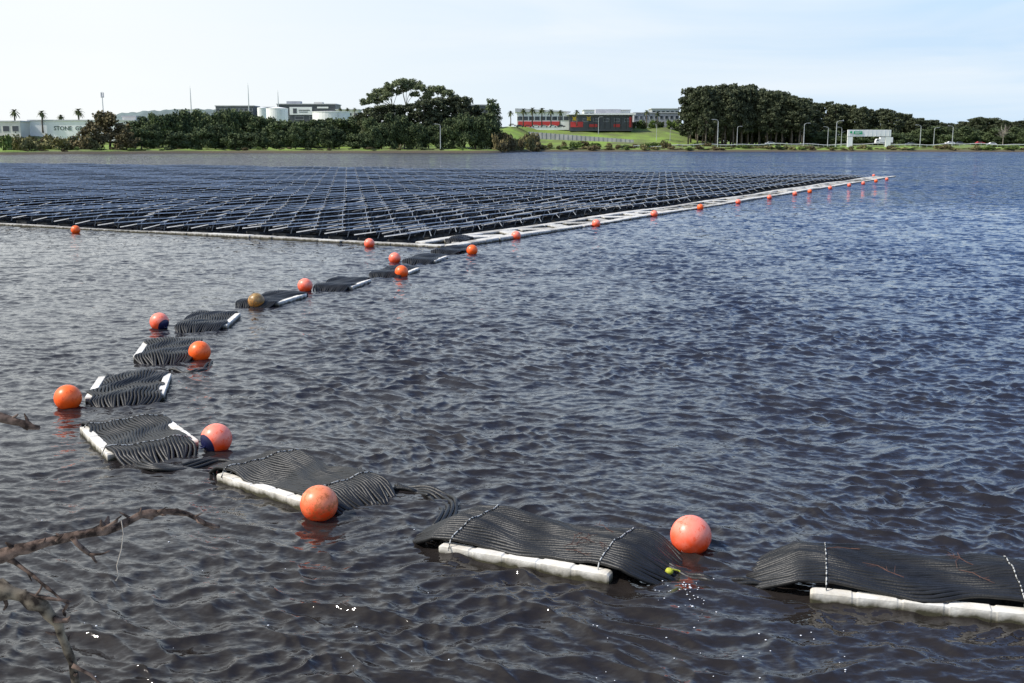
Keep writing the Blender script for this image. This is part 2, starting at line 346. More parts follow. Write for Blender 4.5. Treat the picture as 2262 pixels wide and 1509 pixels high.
for s in ss:
    for px in pxs:
        y=shore(px)+s; gv.append(((px-1131)/2464*y,y,Hs(px,s)))
K=len(pxs); gf=[(i*K+j,i*K+j+1,(i+1)*K+j+1,(i+1)*K+j) for i in range(len(ss)-1) for j in range(K-1)]
mb.v=gv; mb.f=gf
gm=mat('grass_bank',(.19,.29,.04),(.12,.14,.045),rough=.95,scale=.07,bump=.3,bscale=1.2,lo=.38,hi=.6,detail=9)
_nt=gm.node_tree; _b=_nt.nodes['Principled BSDF']; _old=_b.inputs['Base Color'].links[0].from_socket
_g=_nt.nodes.new('ShaderNodeNewGeometry'); _s=_nt.nodes.new('ShaderNodeSeparateXYZ'); _nt.links.new(_g.outputs['Position'],_s.inputs[0])
_m=_nt.nodes.new('ShaderNodeMapRange'); _m.inputs['From Min'].default_value=.6; _m.inputs['From Max'].default_value=1.3; _nt.links.new(_s.outputs['Z'],_m.inputs['Value'])
_x=_nt.nodes.new('ShaderNodeMix'); _x.data_type='RGBA'; _x.inputs[6].default_value=(.09,.07,.045,1); _nt.links.new(_m.outputs[0],_x.inputs[0]); _nt.links.new(_old,_x.inputs[7]); _nt.links.new(_x.outputs[2],_b.inputs['Base Color'])
tag(mb.build('ground',gm,smooth=True),kind='structure')
def hill(name,px0,px1,top,D,c):
    mb=MB(); v=[];n=60
    for i in range(n+1):
        px=px0+(px1-px0)*i/n; t=i/n; py=top(t)+1.2*math.sin(i*1.7)+.8*math.sin(i*.77+2)
        a=W(px,320,D); b_=W(px,py,D+200); c_=W(px,330,D+700); v+=[(a.x,a.y,0),tuple((a+b_)/2+Vector((0,-20,2))),tuple(b_),tuple((c_.x,c_.y,0))]
    f=[(i*4+j,(i+1)*4+j,(i+1)*4+j+1,i*4+j+1) for i in range(n) for j in range(3)]
    mb.v=v;mb.f=f; tag(mb.build(name,mat(name,c,tuple(x*.6 for x in c),rough=1,scale=.02,detail=8),smooth=True),kind='structure')
hill('hill',250,640,lambda t:254-13*math.sin(PI*t)**.7,1700,(.16,.21,.2))
hill('hill',1900,2700,lambda t:282-10*math.sin(PI*t),1600,(.1,.14,.12))
hill('hill',-600,300,lambda t:275-4*math.sin(PI*t),1700,(.16,.21,.2))
def strip(name,pxa,pxb,s0,s1,m,dz=.12,step=20):
    mb=MB(); v=[]; pts=list(range(pxa,pxb+1,step))
    for px in pts:
        for s in (s0,(s0+s1)/2,s1):
            y=shore(px)+s; v.append(((px-1131)/2464*y,y,max(Hs(px,s0),Hs(px,s1),Hs(px,(s0+s1)/2))+dz))
    f=[(i*3+j,(i+1)*3+j,(i+1)*3+j+1,i*3+j+1) for i in range(len(pts)-1) for j in range(2)]
    mb.v=v;mb.f=f; tag(mb.build(name,m),kind='structure')
strip('road',1560,2800,24,40,M['asphalt'],.15)
# ------------------------------------------------------------------ foliage
def leafcloud(clumps,per,size,flat=.8):
    V_=[];
    for (c,R) in clumps:
        n_=int(per*(R**1.3) )
        d=rng.normal(size=(n_,3)); d/=np.linalg.norm(d,axis=1)[:,None]
        rad=R*(.5+.65*rng.random(n_)**.7)[:,None]*(1+.2*np.sin(d[:,:1]*7+d[:,1:2]*5))
        ctr=np.array(c)[None]+d*rad*np.array([1,1,flat])
        a=rng.normal(size=(n_,3)); a/=np.linalg.norm(a,axis=1)[:,None]
        b_=np.cross(d+.6*rng.normal(size=(n_,3)),a); b_/=np.linalg.norm(b_,axis=1)[:,None]+1e-9
        sz=size*(.5+rng.random((n_,1)))
        q=np.stack([ctr-a*sz*.5-b_*sz*.3,ctr+a*sz*.1-b_*sz*.45,ctr+a*sz*.6+b_*sz*.1,ctr-a*sz*.1+b_*sz*.45],1)
        V_.append(q.reshape(-1,3))
    v=np.concatenate(V_); f=np.arange(len(v)).reshape(-1,4)
    return v,f
def leafobj(name,v,f,m,parent):
    me=bpy.data.meshes.new(name); me.from_pydata(v.tolist(),[],f.tolist()); me.materials.append(m); me.update()
    o=bpy.data.objects.new(name,me); C.objects.link(o); o.parent=parent; return o
def wob(a,b_,k,amp_):
    a=Vector(a);b_=Vector(b_); out=[]
    for i in range(k+1):
        t=i/k; p=a.lerp(b_,t)
        if 0<i<k: p+=Vector((random.uniform(-1,1),random.uniform(-1,1),random.uniform(-.5,.5)))*amp_
        out.append(p)
    return out
def mk_tree(name,h,crown,leaf,trunkm,trunk_r=.35,size=.7,per=45,flat=.8,lean=0,limbs=7,fork=.3):
    root=empty(name,(0,0,0)); mb=MB()
    top=Vector((lean,0,h*.8)); pts=wob((0,0,-.6),top,5,.25); mb.tube(pts,[trunk_r*(1-.75*i/5) for i in range(6)],7)
    cl=sorted(crown,key=lambda q:-q[1])[:limbs]
    for c,R in cl:
        z0=min(h*fork+random.random()*h*.15,c[2]*.8); t=z0/(h*.8); s0=Vector((lean*t,0,z0))
        mb.tube(wob(s0,c,3,.3),[trunk_r*.45,trunk_r*.35,trunk_r*.22,trunk_r*.1],5)
    mb.build('trunk',trunkm,root,True)
    v,f=leafcloud(crown,per,size,flat); leafobj('crown',v,f,leaf,root)
    return Proto(root)
def round_crown(h,w_,n_,low=.12):
    out=[]
    for i in range(n_):
        a=random.random()*2*PI; zz=low+(1-low)*random.random()**.8
        rr=math.sqrt(max(.05,1-((zz-.45)/.6)**2))*w_/2*.85
        q=rr*(.4+.65*random.random())
        R=random.uniform(.08,.17)*w_
        out.append(((q*math.cos(a),q*math.sin(a),min(h*zz,h-R*.5)),R))
    out.append(((0,0,h*.42),w_*.28)); out.append(((0,0,h*.74),w_*.18))
    return out
RT=[mk_tree('round_tree',9,round_crown(9,10,36),M['leaf_dark'],M['trunk'],per=95,size=.5) for i in range(4)]
def pine_crown(h,w_,n_,low):
    out=[]
    for i in range(n_):
        zz=low+(1-low)*((i+random.random())/n_); k=(zz-low)/(1-low)
        rr=w_/2*(1-.5*k**2.2)*(.65+.35*min(1,k*3)); a=i*2.4+random.random()
        q=rr*random.uniform(.15,1.0); R=random.uniform(.08,.16)*w_
        out.append(((q*math.cos(a),q*math.sin(a),h*zz-R*.5),R))
    out.append(((0,0,h-w_*.12),w_*.11)); return out
PT=[mk_tree('pine_tree',24,pine_crown(24,12,50,lo_),M['leaf_pine'],M['trunk'],trunk_r=.45,size=.65,per=80,flat=.65,limbs=12,fork=lo_*.8) for lo_ in (.25,.33,.4,.3)]
OT=[mk_tree('olive_tree',10,round_crown(10,10,26,.1),M['leaf_olive'],M['trunk'],per=80,size=.55) for i in range(2)]
def shrub(leaf,name='shrub',n_=8,low=0):
    cr=[]
    for i in range(n_):
        a=random.random()*2*PI;q=random.random()*1.1; R=random.uniform(.45,.8); cr.append(((q*math.cos(a),q*math.sin(a),.3+random.random()*1.1),R))
    root=empty(name,(0,0,0)); mb=MB()
    for c,R in cr[:5]: mb.tube(wob((0,0,-.3),c,2,.1),[.07,.05,.03],4)
    mb.build('stem',M['trunk'],root,True); v,f=leafcloud(cr,170,.3); leafobj('foliage',v,f,leaf,root); return Proto(root)
SG=[shrub(M['leaf_green']) for i in range(3)]; SO=[shrub(M['leaf_olive']) for i in range(2)]+[shrub(M['leaf_scrub']) for i in range(2)]; SD=[shrub(M['leaf_dark']) for i in range(2)]
def plant(pr,h0,w0,px,top,D,wpx,label,cat='tree',group=None,base=None):
    p=W(px,top,D); z=H(p.x,D)-.3 if base is None else base; hh=max(.8,p.z-z); sx_=wpx*D/2464/w0
    return pr.put((p.x,D,z),random.random()*6.28,(sx_,sx_,hh/h0),label,cat,group)
R_=random.uniform
G1='dense belt of dark trees along the far left bank'
for px in range(300,800,24):
    top=ip(px,[300,350,400,470,520,580,640,700,760,800],[268,258,250,252,248,264,272,272,260,248])+R_(-5,6)
    plant(random.choice(RT),9,10,px+R_(-6,6),top,shore(px)+R_(42,60),R_(56,74),'tall dark rounded tree in the back of the dense belt on the far left bank','tree',G1+', back row')
for px in range(310,830,34):
    plant(random.choice(RT),9,10,px+R_(-9,9),R_(276,298),shore(px)+R_(12,22),R_(40,62),'low dark rounded tree at the front of the dense belt on the far left bank','tree',G1+', front row')
plant(OT[0],10,10,240,250,shore(240)+25,95,'broad brownish olive tree left of the dark belt, beside the stone merchant building')
plant(OT[1],10,10,205,268,shore(200)+20,70,'smaller brownish olive tree hiding the end of the white building sign')
plant(OT[1],10,10,280,285,shore(270)+16,50,'low brown bushy tree where the olive tree meets the dark tree belt')
for px in range(8,200,17):
    plant(random.choice(SO+SG[:1]),1.9,3,px+R_(-6,6),R_(290,304),shore(px)+R_(12,25),R_(34,52),'brownish shrub on the bank below the long white building','shrub','shrubs on the far left bank')
G2='dark tree mass in the middle of the far bank'
for px,top,wd_ in ((812,238,62),(838,232,70),(868,230,72),(900,228,72),(935,220,70),(965,214,66),(1000,212,66),(1025,213,54),(1050,232,54),(1070,248,44)):
    plant(random.choice(PT),24,12,px,top,shore(px)+R_(26,44),wd_,'tall dark tree in the mass at the middle of the far bank','tree',G2)
for px in range(815,1100,26):
    plant(random.choice(RT),9,10,px,R_(252,280),shore(px)+R_(18,26),R_(44,58),'lower dark tree at the foot of the tall middle tree mass','tree',G2+', lower trees')
cy=mk_tree('cypress_tree',20,[((R_(-.8,.8),R_(-.8,.8),z_),1.7-.03*abs(z_-8)) for z_ in np.linspace(1.5,18.7,14)],M['leaf_dark'],M['trunk'],per=90,size=.5,limbs=3)
plant(cy,20,4.5,1085,217,shore(1085)+24,34,'narrow dark upright cypress at the right end of the middle tree mass')
plant(cy,20,4.5,1098,228,shore(1090)+30,24,'thin dark cypress just right of the tallest cypress')
D=shore(880)+48; b0=W(880,300,D); bz=H(b0.x,D)-.3
er=[((px-880)/2464*D,(R_(-3,3)),W(px,py,D).z-bz) for px,py in ((812,224),(826,212),(842,203),(857,196),(872,189),(888,183),(903,180),(918,186),(930,195),(948,204),(960,198),(976,198),(992,206),(836,222),(893,196),(1005,214),(918,206),(862,208),(850,216),(940,214),(880,203))]
rr=[2.3,2.6,2.9,3.0,3.0,3.0,2.9,2.7,2.3,2.5,2.8,2.8,2.5,2.4,2.4,2.2,2.0,2.0,1.8,2.0,1.7]
root=empty('eucalyptus_tree',(b0.x,D,bz),0,'tall eucalyptus with open umbrella crown and pale limbs above the dark trees','tree'); mb=MB()
hubs=[Vector(((px-880)/2464*D,0,W(px,py,D).z-bz)) for px,py in ((868,238),(898,234),(952,238))]
for hb_ in hubs: mb.tube(wob((0,0,0),hb_,4,.4),[.6,.5,.42,.34,.26],7)
for c in er: 
    hub=min(hubs,key=lambda q:abs(q.x-c[0])); c=Vector(c); mid=hub.lerp(c,.55)+Vector((R_(-.6,.6),0,R_(.3,1.2))); m2_=mid.lerp(c,.5)+Vector((R_(-.4,.4),0,-.3)); mb.tube([hub,hub.lerp(mid,.5)+Vector((R_(-.3,.3),0,.3)),mid,m2_,c],[.15,.13,.1,.07,.04],5)
mb.build('trunk',M['paletrunk'],root,True)
sub=[]
for c,R in zip(er,rr):
    for k in range(12): sub.append(((c[0]+R_(-1,1)*R,c[1]+R_(-1,1)*R*.8,c[2]+R_(-.5,.35)*R),R*R_(.3,.55)))
v,f=leafcloud(sub,90,.5,.7); leafobj('crown',v,f,M['leaf_euc'],root)
G3='tall dark pines on the right bank'
topf=lambda px: ip(px,[1510,1530,1560,1640,1700,1750,1790],[215,194,187,184,197,206,222])
for k,(dd,st) in enumerate(((52,19),(70,22),(90,22))):
    for px in range(1526+k*7,1790,st):
        plant(random.choice(PT),24,12,px+R_(-4,4),topf(px)+R_(-3,6)+(6 if k==0 else 0),shore(px)+dd+R_(-5,5),R_(52,66),'tall dark pine in the high stand left of the highway gantry','tree',G3)
topg=lambda px: ip(px,[1790,1850,1900,1950,2000,2050,2100,2130,2170,2230,2300],[222,230,234,240,252,262,272,266,258,266,262])
for px in range(1795,2330,16):
    plant(random.choice(PT),24,12,px+R_(-4,4),topg(px)+R_(-3,5),shore(px)+(110 if px<2110 else 140)+R_(-12,12),R_(42,56),'distant dark pine in the long line sinking toward the right edge','tree','line of pines behind the highway')
for px in range(1530,2300,18):
    plant(random.choice(RT),9,10,px+R_(-8,8),R_(262,284) if px<1800 else R_(280,302),shore(px)+R_(98,116) if px<1800 else shore(px)+R_(70,90),R_(46,62),'low dark undergrowth tree beneath the pines on the right bank','tree','undergrowth below the pines')
root=empty('bare_tree',W(2215,318,560),0,'leafless brown tree with spreading twigs near the right edge','tree'); mb=MB(); mb.tube([(0,0,-3),(0,0,5)],[.25,.15],6)
mb2=MB()
for k in range(40):
    a=R_(0,6.28); e=Vector((math.cos(a)*R_(1,4),math.sin(a)*R_(1,4),R_(5,10))); mb2.tube(wob((0,0,R_(2.5,5)),e,3,.5),[.08,.06,.04,.03],4)
mb.build('trunk',M['paletrunk'],root); mb2.build('branch',M['paletrunk'],root)
for i in range(34):
    px=R_(1100,1185); plant(random.choice(SO),1.9,3,px,R_(292,318),shore(px)+R_(4,24),R_(20,34),'yellowish brown shrub between the tree mass and the grass slope','shrub','yellowish shrubs right of the tree mass')
for px in range(1180,2262,13):
    plant(random.choice(SG+SO+SO+SD[:1]),1.9,3,px+R_(-5,5),R_(319,329),shore(px)+R_(3,9),R_(14,30),'small scrubby shrub along the waterline of the right bank','shrub','shrubs along the right waterline')
for px in range(1190,1560,26):
    plant(random.choice(SD+SG+SO),1.9,3,px+R_(-8,8),R_(310,319),shore(px)+R_(20,34),R_(18,36),'dark bush on the grass below the grey fence','shrub','bushes on the lower grass slope')
for px in range(1395,1520,16):
    plant(random.choice(SD+SG),1.9,3,px+R_(-4,4),R_(262,272),shore(px)+R_(112,122),R_(16,28),'dark bush at the top of the grass slope before the grey buildings','shrub','bushes on the slope crest')
for px in range(20,1090,30):
    plant(random.choice(SD+SG+SO),1.9,3,px+R_(-14,14),R_(324,331),shore(px)+R_(4,8),R_(10,26),'low plant on the narrow grass verge of the left bank','shrub','low plants along the left waterline')
def mk_palm():
    root=empty('palm_tree',(0,0,0)); mb=MB(); mb.tube(wob((0,0,-.3),(0,0,7.6),4,.08),[.34,.28,.26,.27,.36],8); mb.build('trunk',M['trunk'],root,True)
    v=[];f=[]
    for k in range(46):
        a=random.random()*2*PI; e=random.uniform(-.9,1.25); Lf=random.uniform(1.7,2.5); d=Vector((math.cos(a),math.sin(a),0)); sdv=Vector((-d.y,d.x,0)); pr=None
        for i in range(6):
            t=i/5; p=Vector((0,0,7.7))+d*Lf*t*math.cos(e*.8)+Vector((0,0,Lf*(t*math.sin(e)-.55*t*t))); wd_=.28*math.sin(PI*min(.95,t*.8+.15))
            v+=[tuple(p-sdv*wd_-Vector((0,0,.1))),tuple(p+sdv*wd_-Vector((0,0,.1)))]
            if i: o=len(v)-4; f.append((o,o+1,o+3,o+2))
    me=bpy.data.meshes.new('crown'); me.from_pydata(v,[],f); me.materials.append(M['leaf_palm']); o=bpy.data.objects.new('crown',me); C.objects.link(o); o.parent=root
    return Proto(root)
PM=mk_palm()
def palm(px,top,basey,D,label,group=None):
    a=W(px,top,D); b_=W(px,basey,D); s=(a.z-b_.z)/9.2; PM.put((b_.x,D,b_.z),R_(0,6),(s*1.05,s*1.05,s),label,'palm',group)
for px,t,nm in ((35,237,'leftmost palm rising above the long white building'),(95,240,'second palm from the left above the white building'),(137,250,'shortest palm above the white building roof'),(176,235,'palm above the right end of the white building, beside the olive tree')):
    palm(px,t,292,shore(px)+110,nm)
for px,t in ((1128,242),(1156,236),(1176,234),(1197,235),(1217,238),(1237,240),(1274,240),(1428,240),(1452,244)):
    palm(px,t,278,590,'small palm in the row before the red and white shops','palms before the shops')
for px in (752,768,784): palm(px,236,262,620,'palm top showing between the white tank and the eucalyptus','palms behind the dark belt')
# ------------------------------------------------------------------ buildings
def bld(name,label,px0,px1,top,bot,D,depth,wm_,roofm=None,roof_over=.4,win=None,slope=0.0,parap=.5):
    a=W(px0,top,D);b_=W(px1,bot,D); w_=b_.x-a.x; h=a.z-b_.z
    root=empty(name,((a.x+b_.x)/2,D,b_.z),0,label,'building')
    mb=MB(); mb.box((0,depth/2,h/2-1),(w_,depth,h+2)); mb.build('wall',wm_,root)
    if roofm:
        mb=MB(); o=roof_over; x0,x1=-w_/2-o,w_/2+o
        mb.prismy([(x0,h+.02),(x1,h+.02),(x1,h+parap+max(0,-slope)),(x0,h+parap+max(0,slope))],-o,depth+o); mb.build('roof',roofm,root)
    if win:
        n_,y0,y1,ww=win
        for i in range(n_):
            x=-w_/2+w_*(i+.5)/n_; wd_=w_/n_*ww
            mb=MB(); t=.12; zc=h*(y0+y1)/2; hh=h*(y1-y0)
            mb.box((x,-.05,zc-hh/2),(wd_+t,.14,t)); mb.box((x,-.05,zc+hh/2),(wd_+t,.14,t))
            mb.box((x-wd_/2,-.05,zc),(t,.13,hh-t-.01)); mb.box((x+wd_/2,-.05,zc),(t,.13,hh-t-.01)); wo_=mb.build('window',M['steel'],root)
            mb=MB(); mb.box((x,-.02,zc),(wd_-t-.01,.06,hh-t-.01)); mb.build('pane',M['glass'],wo_)
    return root,w_,h
r1,w1,h1=bld('long_building','long white warehouse with dark stone merchant lettering behind the left shrubs',62,298,267,302,510,18,M['white'],M['roof'])
text('lettering','STONE',2.6,(-w1/2+11.5,-.08,h1-4.2),M['lettering'],r1); text('lettering','GRANI',2.6,(-w1/2+21.2,-.08,h1-4.2),M['lettering'],r1)
bld('low_building','low cream building with dark openings at the far left edge',-60,46,269,300,500,16,M['cream'],M['roof'],win=(5,.3,.7,.7))
bld('beige_building','small beige block between the olive tree and the dark belt',270,302,258,298,520,12,M['cream'],M['grey'],win=(2,.3,.5,.5))
bld('flat_roofed_building','dark flat roofed office with pale window band left of the white tank',476,560,235,262,640,16,M['dark'],M['grey'],win=(8,.6,.85,.8))
rb,wb,hb=bld('dark_store','long dark store with a white billboard on its front behind the tanks',612,742,231,268,650,20,M['dark'],M['grey'],win=(4,.1,.3,.6))
mb=MB(); mb.box((-3.2,-.3,hb*.62),(13,.3,4.4)); bo=mb.build('billboard',M['white'],rb)
mb=MB(); mb.box((-6.6,-.5,hb*.62),(2.2,.06,2.8)); mb.box((-1.2,-.5,hb*.66),(6.5,.06,.5)); mb.box((-1.8,-.5,hb*.55),(5,.06,.4)); mb.build('logo',M['dark'],bo)
mb=MB(); mb.box((9.5,-.1,hb*.82),(6.5,.1,.9)); mb.build('fascia_sign',M['white'],rb)
mb=MB(); mb.box((-8,6,hb+1.2),(8,6,1.6)); mb.build('plant_room',M['grey'],rb); mb=MB(); mb.box((6,8,hb+1),(5,5,1.2)); mb.build('plant_room',M['cream'],rb)
bld('grey_office','pale grey office roof seen between the dark office and the dark store',560,615,238,262,660,16,M['grey'],M['roof'],win=(5,.5,.8,.7))
bld('cream_office','small pale building right of the white tanks',742,792,243,266,640,14,M['cream'],M['roof'],win=(4,.45,.7,.6))
bld('hillside_house','pale house on the distant rise left of the dark office',395,440,243,256,700,12,M['cream'],M['roof'],win=(3,.3,.7,.5))
r2,w2,h2=bld('dark_shop','dark shop with white lettering peeking out behind the tallest cypress',1030,1092,233,260,600,14,M['dark'],M['grey'],win=(3,.1,.4,.6))
text('lettering','Bulk',3.6,(-w2/2+.6,-.08,h2-3.6),M['white'],r2)
def tank(px0,px1,top,bot,D,label,dome):
    a=W(px0,top,D);b_=W(px1,bot,D); R=(b_.x-a.x)/2; h=a.z-b_.z; root=empty('storage_tank',((a.x+b_.x)/2,D+R,b_.z),0,label,'tank')
    mb=MB(); mb.cyl((0,0,-2),R,h+2,36); mb.build('shell',M['white'],root,False)
    mb=MB(); mb.tube([(0,0,h+.01),(0,0,h+.25),(0,0,h+.3),(0,0,h+.3+dome)],[R*1.02,R*1.02,R*.97,R*.1],36); mb.build('roof',M['white'],root)
    mb=MB(); 
    for q in (-.3,.3): mb.box((R*.5+q,-R*.88,h/2),(.08,.08,h))
    for k in range(int(h/.5)): mb.box((R*.5,-R*.88,k*.5+.3),(.55,.05,.05))
    mb.build('ladder',M['steel'],root)
tank(583,632,240,272,560,'tall white cylindrical storage tank above the dark trees',.7)
tank(683,767,247,272,560,'wide low white storage tank right of the tall tank',.3)
tank(566,588,239,264,610,'narrow white silo tucked behind the tall tank',.4)
def mast(px,top,bot,D,label,ant):
    a=W(px,top,D);b_=W(px,bot,D); h=a.z-b_.z; root=empty('radio_mast',b_,0,label,'mast')
    mb=MB(); mb.tube([(0,0,-2),(0,0,h*.6),(0,0,h)],[.3,.22,.12],8); mb.build('pole',M['steel'],root)
    if ant:
        for k in range(3):
            t=k*2.1; mb=MB(); mb.box((math.cos(t)*.6,math.sin(t)*.6,h*.88),(.4,.25,2.4)); mb.build('antenna',M['grey'],root)
        mb=MB(); mb.cyl((0,0,h*.8),.8,.2,10); mb.build('bracket',M['steel'],root)
    else:
        mb=MB(); mb.cyl((0,0,h),.04,1.2,5); mb.build('antenna',M['steel'],root)
mast(229,203,262,540,'grey phone mast with panel antennas above the olive tree',True)
mast(423,195,255,560,'slim bare mast above the left part of the dark belt',False)
mast(550,188,245,600,'tallest slim mast above the dark flat roofed office',False)
mast(615,203,240,640,'short thin mast beside the dark store roof',False)
r3,w3,h3=bld('red_white_store','white store with sloping canopy, dark glazing and red base in the centre',1142,1257,248,279,620,22,M['white'],M['roof'],slope=1.6,parap=.5,win=(9,.42,.7,.85),roof_over=1.0)
mb=MB(); mb.box((-w3*.08,-.12,h3*.17),(w3*.8,.2,h3*.34)); mb.build('red_plinth',M['red'],r3)
r4,w4,h4=bld('red_black_store','dark low store with red wall parts and yellow emblems right of the white store',1259,1397,254,281,615,22,M['dark'],M['white'],slope=-.6,parap=.5,roof_over=1.6,win=(6,.45,.7,.5))
mb=MB(); mb.box((-w4*.39,-.16,h4*.22),(w4*.2,.26,h4*.44)); mb.build('red_panel',M['red'],r4)
for q0,q1 in ((-.2,-.06),(.2,.3)):
    mb=MB(); mb.box((w4*(q0+q1)/2,-.16,h4*.13),(w4*(q1-q0),.26,h4*.24)); mb.build('red_panel',M['red'],r4)
mb=MB(); mb.box((w4*.47,-.2,h4*.42),(w4*.05,.3,h4*.84)); mb.build('red_panel',M['red'],r4)
for i in range(9):
    mb=MB(); x=-w4*.2+i*w4*.085; mb.box((x,-2.2,h4/2-.5),(.35,.35,h4+1)); mb.build('post',M['black'],r4)
for x in (-w4*.43,-w4*.2):
    mb=MB(); mb.prismy([(x-1.2,h4*.7-.9),(x+1.2,h4*.7-1.1),(x+.7,h4*.7+.2),(x+1.3,h4*.7+1.3),(x-.1,h4*.7+.7),(x-1.3,h4*.7+1.2),(x-.6,h4*.7)],-.5,-.3); mb.build('emblem',M['yellow'],r4)
mb=MB(); mb.box((w4*.12,8,h4+2),(14,8,2.4)); mb.build('rooftop_unit',M['grey'],r4)
bld('white_office','white office block behind the red and black store',1290,1392,244,262,660,16,M['white'],M['roof'],win=(9,.3,.7,.7))
bld('grey_block','wide grey office at the right end of the shops beside the pines',1400,1500,250,279,640,18,M['grey'],M['roof'],win=(9,.55,.8,.6))
bld('upper_grey_block','darker upper office rising behind the grey block',1440,1500,241,262,690,16,M['grey'],M['roof'],win=(6,.4,.8,.7))
a=W(1168,291,545);b_=W(1400,309,532); root=empty('slope_fence',a,math.atan2(b_.y-a.y,b_.x-a.x),'long pale grey panelled fence running down the grass slope','fence')
Lf=math.hypot(b_.x-a.x,b_.y-a.y); dz=b_.z-a.z
for i in range(24):
    x0=Lf*i/24;x1=Lf*(i+1)/24; z0=dz*i/24; hh=3.4*(1-.6*i/24)
    mb=MB(); mb.add([(x0,0,z0-hh),(x1,0,z0-hh),(x1,0,z0+dz/24),(x0,0,z0),(x0,.12,z0-hh),(x1,.12,z0-hh),(x1,.12,z0+dz/24),(x0,.12,z0)],[(0,1,2,3),(7,6,5,4),(3,2,6,7),(0,3,7,4),(1,5,6,2)]); mb.build('panel',M['concrete'],root)
    mb=MB(); mb.box((x0,-.12,z0-hh/2+.1),(.2,.2,hh+.3)); mb.build('post',M['concrete'],root)
pts=[]
for px in range(1400,2400,12):
    y=shore(px)+22; x=(px-1131)/2464*y; pts.append(Vector((x,y,Hs(px,22)+1.0)))
root=empty('guard_rail',pts[0],0,'long steel guard rail along the highway on the right bank','barrier'); mb=MB(); mb.tube([p-pts[0] for p in pts],.16,4); mb.build('rail',M['steel'],root)
for p in pts: mb=MB(); q=p-pts[0]; mb.box((q.x,q.y+.2,q.z-.4),(.15,.15,1.3)); mb.build('post',M['steel'],root)
def mk_lamp():
    root=empty('street_lamp',(0,0,0)); mb=MB(); mb.tube([(0,0,-1.5),(0,0,5),(0,0,9.3)],[.2,.16,.12],8); mb.build('pole',M['steel'],root)
    mb=MB(); mb.tube([(0,0,9.2),(.3,0,9.8),(1.1,0,10.05),(1.9,0,10.1)],[.1,.09,.08,.07],6); mb.build('arm',M['steel'],root)
    mb=MB(); mb.prismy([(1.6,9.98),(2.8,10.02),(2.9,10.12),(2.5,10.25),(1.7,10.22)],-.2,.2); mb.build('lamp_head',M['grey'],root); return Proto(root)
LP=mk_lamp()
for px,top,bot,flip,lb in ((1585,264,318,1,'street lamp standing in front of the tall pine stand'),(1628,279,318,0,'shorter street lamp right of the lamp before the pine stand'),(1775,272,321,0,'tall street lamp between the pine stand and the gantry'),(1828,280,320,1,'shorter lamp of the cluster left of the gantry'),(1846,267,321,0,'tallest lamp of the cluster left of the gantry'),(1858,281,320,1,'lamp nearest the left side of the gantry'),(2032,276,322,1,'tall street lamp right of the gantry'),(2062,282,322,0,'second street lamp right of the gantry'),(2103,278,322,1,'street lamp farthest right on the highway'),(973,274,322,1,'lone street lamp before the dark middle trees'),(1450,274,306,1,'street lamp on the green grass slope'),(1322,258,292,0,'lamp post in front of the red and black store'),(1480,285,318,0,'small lamp at the foot of the grass slope')):
    D=shore(px)+(22 if px>1500 else 10 if px<1000 else 70); a=W(px,top,D);b_=W(px,bot,D); s=(a.z-b_.z)/10.1
    LP.put(b_,PI if flip else 0,(s,s,s),lb,'lamp')
D=527; a=W(1873,286,D);b_=W(1966,325,D); wg=b_.x-a.x; hg=a.z-b_.z
root=empty('highway_gantry',((a.x+b_.x)/2,D,b_.z),0,'white highway sign gantry with green panels on the right bank','sign gantry')
for x in (-wg/2+1.2,wg/2-1.2):
    mb=MB(); mb.box((x,0,hg*.29),(2.4,.9,hg*.58)); mb.build('post',M['white'],root)
mb=MB(); mb.box((0,.1,hg*.79),(wg,1.1,hg*.38)); mb.build('beam',M['white'],root)
mb=MB()
for i in range(10): x=-wg/2+wg*(i+.5)/10; mb.box((x,-.5,hg*.79),(.1,.08,hg*.34))
mb.build('lattice',M['white'],root)
mb=MB(); mb.box((-wg*.27,-.66,hg*.82),(wg*.2,.1,hg*.17)); g1=mb.build('sign_panel',M['green'],root)
mb=MB(); mb.box((-wg*.27,-.73,hg*.85),(wg*.15,.04,.2)); mb.box((-wg*.29,-.73,hg*.79),(wg*.1,.04,.2)); mb.build('marking',M['white'],g1)
mb=MB(); mb.box((-wg*.43,-.66,hg*.84),(wg*.05,.1,hg*.12)); mb.build('sign_panel',M['green'],root)
def mk_car(m,name='parked_car'):
    root=empty(name,(0,0,0)); mb=MB()
    mb.prismy([(-2.15,.35),(2.15,.35),(2.2,.7),(2.05,.85),(1.1,.93),(.55,1.38),(-1.2,1.42),(-1.75,.98),(-2.2,.9)],-.85,.85); mb.build('body',m,root)
    mb=MB(); mb.prismy([(.95,.94),(.5,1.33),(-1.15,1.36),(-1.6,.98)],-.87,.87); mb.build('window',M['glass'],root)
    for x in (-1.35,1.35):
        for y in (-.82,.82):
            mb=MB(); mb.tube([(x,y-.11,.33),(x,y+.11,.33)],.33,14); mb.build('wheel',M['tyre'],root)
    return Proto(root)
CW,CR,CD,CB=mk_car(M['white']),mk_car(M['red']),mk_car(M['dark']),mk_car(M['steel'])
for px,pr,lb in ((1132,CW,'white car parked leftmost before the white store'),(1149,CD,'dark car parked second from the left before the white store'),(1166,CR,'red car parked before the white store'),(1184,CW,'white car parked in the middle of the row before the store'),(1202,CB,'silver car parked under the palms before the store'),(1221,CW,'white car right of the silver car under the palms'),(1240,CD,'dark car parked rightmost of the row before the store')):
    p=W(px,279,600); z=H(p.x,600); pr.put((p.x,600,max(z+.05,p.z-.6)),R_(-.1,.1),None,lb,'car')
